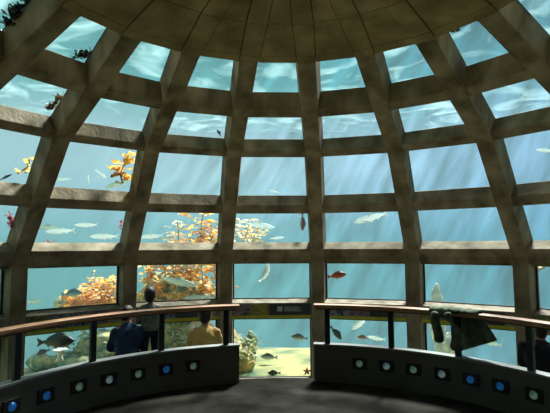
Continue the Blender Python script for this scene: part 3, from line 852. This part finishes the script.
def person(loc, az, k, pose, label, top, bottom, top_mat, bottom_mat, hair_mat, head_turn=0, head_tilt=0, hs=1.12, raised=False, bulk=1.0, collar=False, hair_long=1.0):
    """pose: 'stand', 'sit' (on an edge, feet 0.42 lower), 'kneel' (back on the heels); local y = the way the person faces"""
    root = empty('person', loc, (0, 0, -az))
    def P(*v): return Vector(v)*k
    if pose == 'stand': hip = P(0, 0, .90); lean = .01
    elif pose == 'sit': hip = P(0, 0, .11); lean = .05
    else: hip = P(0, -.05, .30); lean = .10
    chest = hip + P(0, lean*.7, .30); sh = hip + P(0, lean, .47); neck = sh + P(0, .015, .06); head = neck + P(0, .035, .115+.03*hs)
    legs = []
    for s in (-1, 1):
        h = hip + P(s*.09, 0, -.01)
        if pose == 'stand': kn, an, toe = h + P(s*.01, .02, -.42), h + P(s*.015, -.01, -.82), h + P(s*.03, .15, -.86)
        elif pose == 'sit': kn, an, toe = h + P(s*.05, .42, .02), h + P(s*.05, .42, -.40), h + P(s*.06, .57, -.46)
        else: kn, an, toe = h + P(s*.06, .38, -.215), h + P(s*.03, -.06, -.215), h + P(s*.03, -.20, -.245)
        legs.append((h, kn, an, toe))
    arms = []
    for s in (-1, 1):
        s0 = sh + P(s*.150*bulk, 0, -.055)
        if raised and s == 1: el, wr = s0 + P(.07, .10, -.20), s0 + P(-.03, .21, -.01)
        elif pose == 'stand': el, wr = s0 + P(s*.05, .06, -.26), s0 + P(s*.02, .26, -.30)
        else: el, wr = s0 + P(s*.06, .10, -.26), s0 + P(-s*.02, .31, -.34)
        arms.append((s0, el, wr, s))
    Hm = Matrix.Rotation(R_(-head_turn), 3, 'Z') @ Matrix.Rotation(R_(-head_tilt), 3, 'X')
    def H(*v): return head + Hm @ (Vector(v)*k*hs)
    # body: one continuous surface
    q = MB()
    ell(q, hip + P(0, 0, .02), [v*k for v in (.155*bulk, .11, .11)]); ell(q, chest, [v*k for v in (.155*bulk, .105, .20)])
    seg(q, sh + P(-.12*bulk, 0, -.02), .06*k, sh + P(.12*bulk, 0, -.02), .06*k)
    seg(q, sh, .062*k, head + P(0, -.01, -.05), .052*k)
    ell(q, H(0, -.01, .015), [v*k*hs for v in (.076, .096, .108)], Hm); ell(q, H(0, .028, -.055), [v*k*hs for v in (.055, .06, .062)], Hm)
    seg(q, H(0, .088, .01), .010*k, H(0, .106, -.022), .014*k, 8)            # nose
    seg(q, H(-.018, .083, -.062), .008*k, H(.018, .083, -.062), .008*k, 8)   # lips
    for s in (-1, 1): ell(q, H(s*.078, -.005, -.008), [v*k*hs for v in (.012, .022, .034)], Hm)
    for h, kn, an, toe in legs:
        seg(q, h, .082*k, kn, .055*k); seg(q, kn, .052*k, an, .036*k); seg(q, an + P(0, 0, -.02), .038*k, toe, .030*k)
    for s0, el, wr, s in arms:
        seg(q, s0, .050*k, el, .038*k); seg(q, el, .037*k, wr, .025*k)
        d = (wr-el).normalized(); hand(q, wr, d, Vector((-s, 0, .3)), Vector((0, -.3, 1)), k)
    o = q.build('body', M_skin); remesh(o, .009*k, 3); o.parent = root
    for s in (-1, 1):
        q = MB(); q.ball(H(s*.031, .080, .010), .0125*k*hs, None, 10, 8)
        e = q.build('eye', M_eye, smooth=True); e.parent = root
    # hair
    q = MB(); ell(q, H(0, -.022, .030), [v*k*hs for v in (.086, .098, .104)], Hm)
    if hair_long: ell(q, H(0, -.050, -.02*hair_long), [v*k*hs for v in (.075, .062, .085)], Hm)
    o = q.build('hair', hair_mat); remesh(o, .010*k, 3)
    rnd = random.Random(int(loc[0]*100)); o.parent = root
    # upper garment
    q = MB(); g = .018*k
    ell(q, chest + P(0, -.01, -.02), [v*k for v in (.160*bulk, .125*bulk, .25)]); ell(q, hip + P(0, 0, .04), [v*k for v in (.185*bulk, .145, .12)])
    for s in (-1, 1): seg(q, sh + P(0, -.005, .0), .082*k, sh + P(s*.125*bulk, -.005, -.05), .072*k)
    seg(q, sh + P(0, 0, -.01), .085*k, sh + P(0, .01, .035), .066*k)
    if collar: seg(q, sh + P(-.05, -.02, .05), .035*k, sh + P(.05, -.02, .05), .035*k); seg(q, sh + P(0, -.06, .03), .045*k, sh + P(0, -.07, -.03), .06*k)
    for s0, el, wr, s in arms:
        seg(q, s0, .064*k*bulk, el, .054*k*bulk); seg(q, el, .055*k*bulk, wr - (wr-el).normalized()*.02*k, .042*k)
    o = q.build(top, top_mat); remesh(o, .012*k, 14); o.parent = root
    tx = bpy.data.textures.get('folds') or bpy.data.textures.new('folds', 'CLOUDS'); tx.noise_scale = .14
    dm = o.modifiers.new('folds', 'DISPLACE'); dm.texture = tx; dm.strength = .035*k; dm.mid_level = .5
    q = MB(); ell(q, hip, [v*k for v in (.172*bulk, .135, .12)])
    for h, kn, an, toe in legs:
        seg(q, h, .098*k, kn, .072*k); seg(q, kn, .068*k, an + (kn-an).normalized()*.03*k, .054*k)
    o = q.build(bottom, bottom_mat); remesh(o, .013*k, 4); o.parent = root
    for h, kn, an, toe in legs:
        q = MB(); seg(q, an + P(0, 0, -.025), .050*k, toe, .040*k); o = q.build('shoe', M_black); remesh(o, .012*k, 3); o.parent = root
    return tag(root, label, 'person')
M_blue = cloth_mat('navy_cloth', (.018, .035, .075), (.035, .07, .14))
M_grey = cloth_mat('grey_shirt', (.12, .13, .11), (.20, .21, .18), 18)
M_yel = cloth_mat('mustard_cloth', (.62, .38, .12), (.80, .52, .20))
M_blk = cloth_mat('black_cloth', (.012, .012, .018), (.03, .03, .04))
M_dpant = cloth_mat('dark_trousers', (.012, .014, .02), (.025, .028, .04))
def on_floor(x, y_any, z, D):
    """spot on the floor below the sight line of column x at distance D"""
    p = at(x, y_any, D); return Vector((p.x, p.y, z))
p = on_floor(128, 330, 0, 6.95)
person(p, R_(-20), .92, 'kneel', 'person in a navy blue jacket crouching behind the left railing', 'jacket', 'trousers', M_blue, M_dpant, M_hair, head_turn=50, head_tilt=18, bulk=1.28, collar=True)
p = on_floor(150, 330, 0, 7.15)
person(p, R_(-20), .735, 'stand', 'boy in a grey shirt and dark trousers standing behind the left railing', 'shirt', 'trousers', M_grey, M_dpant, M_hair, head_turn=15, hs=1.42, raised=True, bulk=1.12)
p = on_floor(205, 330, 0, 7.45)
person(p, R_(-8), 1.02, 'sit', 'person in a mustard yellow top sitting with their back to the railing', 'shirt', 'trousers', M_yel, M_dpant, M_hair_th, head_tilt=6, hs=1.25, bulk=1.2)
p = on_floor(540, 330, 0, 5.95)
person(p, R_(45), .84, 'kneel', 'person in black crouching behind the railing at the right edge of the photo', 'jacket', 'trousers', M_blk, M_dpant, M_hair, bulk=1.55, collar=True)

# ------------------------------------------------------------------ jacket on the right rail
M_jk = cloth_mat('olive_cloth', (.085, .105, .07), (.17, .20, .135), 10)
def cylp(x, y, r):
    v = (FW + RT*((x-275)/F) + UP*(-(y-206.5)/F)); a = v.x*v.x+v.y*v.y; b = 2*(CAM.x*v.x+CAM.y*v.y); c = CAM.x**2+CAM.y**2-r*r
    t = (-b+math.sqrt(b*b-4*a*c))/2/a; return CAM + v*t
RRL = RP + .075
def sheet(mb, rows, mi=0):
    V = [[mb.vert(p) for p in r] for r in rows]
    for a, b in zip(V, V[1:]):
        for i in range(len(a)-1): mb.face([a[i], a[i+1], b[i+1], b[i]])
def finish(mb, name, par):
    o = mb.build(name, M_jk, smooth=True)
    s = o.modifiers.new('solid', 'SOLIDIFY'); s.thickness = .014; s.offset = 0
    d = o.modifiers.new('sub', 'SUBSURF'); d.levels = 1; d.render_levels = 2
    return under(par, o)
jr = empty('jacket', cylp(456, 309, RRL))
def fold(px, j, amp=.015): return amp*math.sin(px*.55 + j*.35) + .6*amp*math.sin(px*1.3+1 + j*.2)
ztop = zs(-.1395)
# collar and shoulders lying over the rail, hanging a hand's width in front
rows = []
NX = 26
for j, (dr, dz) in enumerate(((.14, -.16), (.115, -.06), (.095, .0), (.05, .018), (-.03, .022), (-.085, .012), (-.105, -.03), (-.11, -.075))):
    row = []
    for i in range(NX+1):
        x = lerp(431, 480, i/NX); t = i/NX
        q = cylp(x, 309, RRL); az = math.atan2(q.x, q.y)
        drop = dz*(1 if j > 4 and t < .4 else (max(.15, 1-t*1.4) if j > 5 else 1))
        row.append(pol(RRL+dr*1.0 + fold(x, j, .006), az, ztop + drop + .004 + abs(fold(x, j, .012)) + .012*math.sin(t*PI)))
    rows.append(row)
mb = MB(); sheet(mb, rows); finish(mb, 'shoulders', jr)
# sleeve hanging in front of the panel
def hang(name, rfront, topy, xs_top, xs_bot, ybots, nj=14, amp=.02):
    rows = []
    for j in range(nj+1):
        t = j/nj; row = []
        n = 12
        for i in range(n+1):
            u = i/n
            x = lerp(lerp(xs_top[0], xs_top[1], u), lerp(xs_bot[0], xs_bot[1], u), t)
            y = lerp(topy[0] + (topy[1]-topy[0])*u, lerp(ybots[0], ybots[1], u), t)
            row.append(cylp(x, y, rfront + amp*math.sin(u*9+t*2)*(.3+t) + .012*math.sin(x*.9)))
        rows.append(row)
    mb = MB(); sheet(mb, rows); return finish(mb, name, jr)
def sleeve(px, r):
    mb = MB(); pts = [cylp(x, y, r) for x, y, _ in px]; mb.tube(pts, [w for *_, w in px], 12)
    o = mb.build('sleeve', M_jk, smooth=True); s = o.modifiers.new('sub', 'SUBSURF'); s.levels = 1; s.render_levels = 2
    return under(jr, o)
sleeve([(436, 311, .05), (434.5, 317, .062), (435.5, 324, .058), (438, 331, .062), (439, 338, .064), (439.5, 343, .06)], RP-.05)
sleeve([(446, 312, .055), (450, 319, .06), (455, 328, .065), (458, 337, .075), (457, 345, .085), (456, 351.5, .08)], RP-.055)
hang('body', RP+.19, (312, 313), (449, 480), (462, 498), (351, 340.5), amp=.018)
tag(jr, 'dark green jacket draped over the right handrail', 'jacket')


# ------------------------------------------------------------------ world, sun, camera
SUN_AZ, SUN_EL = R_(26), R_(51)
def world():
    w = bpy.data.worlds.new('water_light'); sc.world = w; w.use_nodes = True; n = w.node_tree; N = n.nodes; L = n.links
    bg = N['Background']
    tc = N.new('ShaderNodeTexCoord'); sp = N.new('ShaderNodeSeparateXYZ'); L.new(tc.outputs['Generated'], sp.inputs[0])
    r = N.new('ShaderNodeValToRGB'); mr = N.new('ShaderNodeMapRange')
    mr.inputs['From Min'].default_value = -.5; mr.inputs['From Max'].default_value = 1.0
    L.new(sp.outputs['Z'], mr.inputs[0]); L.new(mr.outputs[0], r.inputs[0])
    cr = r.color_ramp
    def pos(el): return (math.sin(R_(el))+.5)/1.5
    pts = [(-30, (.04, .13, .11)), (-9, (.08, .28, .27)), (-1, (.09, .32, .33)), (3, (.20, .43, .49)), (9, (.34, .52, .60)), (14, (.32, .48, .56)), (19, (.07, .33, .36)), (30, (.05, .20, .23)), (60, (.05, .14, .15)), (90, (.05, .14, .14))]
    cr.elements[0].position = pos(pts[0][0]); cr.elements[0].color = (*pts[0][1], 1)
    cr.elements[1].position = pos(pts[-1][0]); cr.elements[1].color = (*pts[-1][1], 1)
    for el, c in pts[1:-1]:
        e = cr.elements.new(pos(el)); e.color = (*c, 1)
    # light shafts painted into the world colour, fanning from a pole off the sun
    sd = Vector((math.cos(SUN_EL)*math.sin(SUN_AZ), math.cos(SUN_EL)*math.cos(SUN_AZ), math.sin(SUN_EL)))
    a = sd.cross(Vector((0, 0, 1))).normalized(); b = sd.cross(a)
    pole = Vector((math.cos(R_(58))*math.sin(R_(66)), math.cos(R_(58))*math.cos(R_(66)), math.sin(R_(58)))); a = pole.cross(Vector((0, 0, 1))).normalized(); b = pole.cross(a); sd = pole
    def dot(v):
        d = N.new('ShaderNodeVectorMath'); d.operation = 'DOT_PRODUCT'; d.inputs[1].default_value = v; L.new(tc.outputs['Generated'], d.inputs[0]); return d.outputs['Value']
    at2 = N.new('ShaderNodeMath'); at2.operation = 'ARCTAN2'; L.new(dot(a), at2.inputs[0]); L.new(dot(b), at2.inputs[1])
    cmb = N.new('ShaderNodeCombineXYZ'); L.new(at2.outputs[0], cmb.inputs[0])
    dd = N.new('ShaderNodeMath'); dd.operation = 'MULTIPLY'; dd.inputs[1].default_value = .25; L.new(dot(sd), dd.inputs[0]); L.new(dd.outputs[0], cmb.inputs[1])
    t = N.new('ShaderNodeTexNoise'); t.inputs['Scale'].default_value = 30; t.inputs['Detail'].default_value = 6; L.new(cmb.outputs[0], t.inputs['Vector'])
    m1 = N.new('ShaderNodeMapRange'); m1.inputs['From Min'].default_value = .3; m1.inputs['From Max'].default_value = .7; m1.inputs['To Min'].default_value = .45; m1.inputs['To Max'].default_value = 1.75
    L.new(t.outputs[0], m1.inputs[0])
    mx = N.new('ShaderNodeMapRange'); mx.inputs['From Min'].default_value = -.1; mx.inputs['From Max'].default_value = .55; L.new(sp.outputs['X'], mx.inputs[0])
    tn = N.new('ShaderNodeMix'); tn.data_type = 'RGBA'; tn.blend_type = 'MULTIPLY'; tn.inputs[7].default_value = (.50, .60, .86, 1); L.new(mx.outputs[0], tn.inputs[0]); L.new(r.outputs[0], tn.inputs[6])
    vm = N.new('ShaderNodeVectorMath'); vm.operation = 'SCALE'; fade = N.new('ShaderNodeMapRange'); fade.inputs['From Min'].default_value = -.45; fade.inputs['From Max'].default_value = .15; L.new(sp.outputs['X'], fade.inputs[0])
    fm = N.new('ShaderNodeMix'); fm.data_type = 'FLOAT'; fm.inputs[2].default_value = 1.0; L.new(fade.outputs[0], fm.inputs[0]); L.new(m1.outputs[0], fm.inputs[3])
    L.new(tn.outputs[2], vm.inputs[0]); L.new(fm.outputs[0], vm.inputs['Scale'])
    L.new(vm.outputs[0], bg.inputs[0]); bg.inputs[1].default_value = 1.0
world()
sun = bpy.data.lights.new('sun', 'SUN'); sun.energy = 16.5; sun.angle = R_(14); sun.color = (1, .95, .96)
so = bpy.data.objects.new('sun', sun); COL.objects.link(so)
so.rotation_euler = Vector((-math.cos(SUN_EL)*math.sin(SUN_AZ), -math.cos(SUN_EL)*math.cos(SUN_AZ), -math.sin(SUN_EL))).to_track_quat('-Z', 'Y').to_euler()

cam = bpy.data.cameras.new('camera'); co = bpy.data.objects.new('camera', cam); COL.objects.link(co)
cam.sensor_width = 36; cam.lens = F/550*36; cam.clip_start = .05; cam.clip_end = 500
Mc = Matrix((RT, UP, -FW)).transposed().to_4x4(); Mc.translation = CAM
co.matrix_world = Mc
sc.camera = co
sc.view_settings.view_transform = 'Standard'; sc.view_settings.look = 'None'; sc.view_settings.exposure = 0; sc.view_settings.gamma = 1
try: sc.view_settings.use_curve_mapping = False
except Exception: pass
sc.cycles.max_bounces = 8; sc.cycles.diffuse_bounces = 4; sc.cycles.transparent_max_bounces = 16
sc.cycles.use_denoising = True
sc.cycles.caustics_reflective = False; sc.cycles.caustics_refractive = False
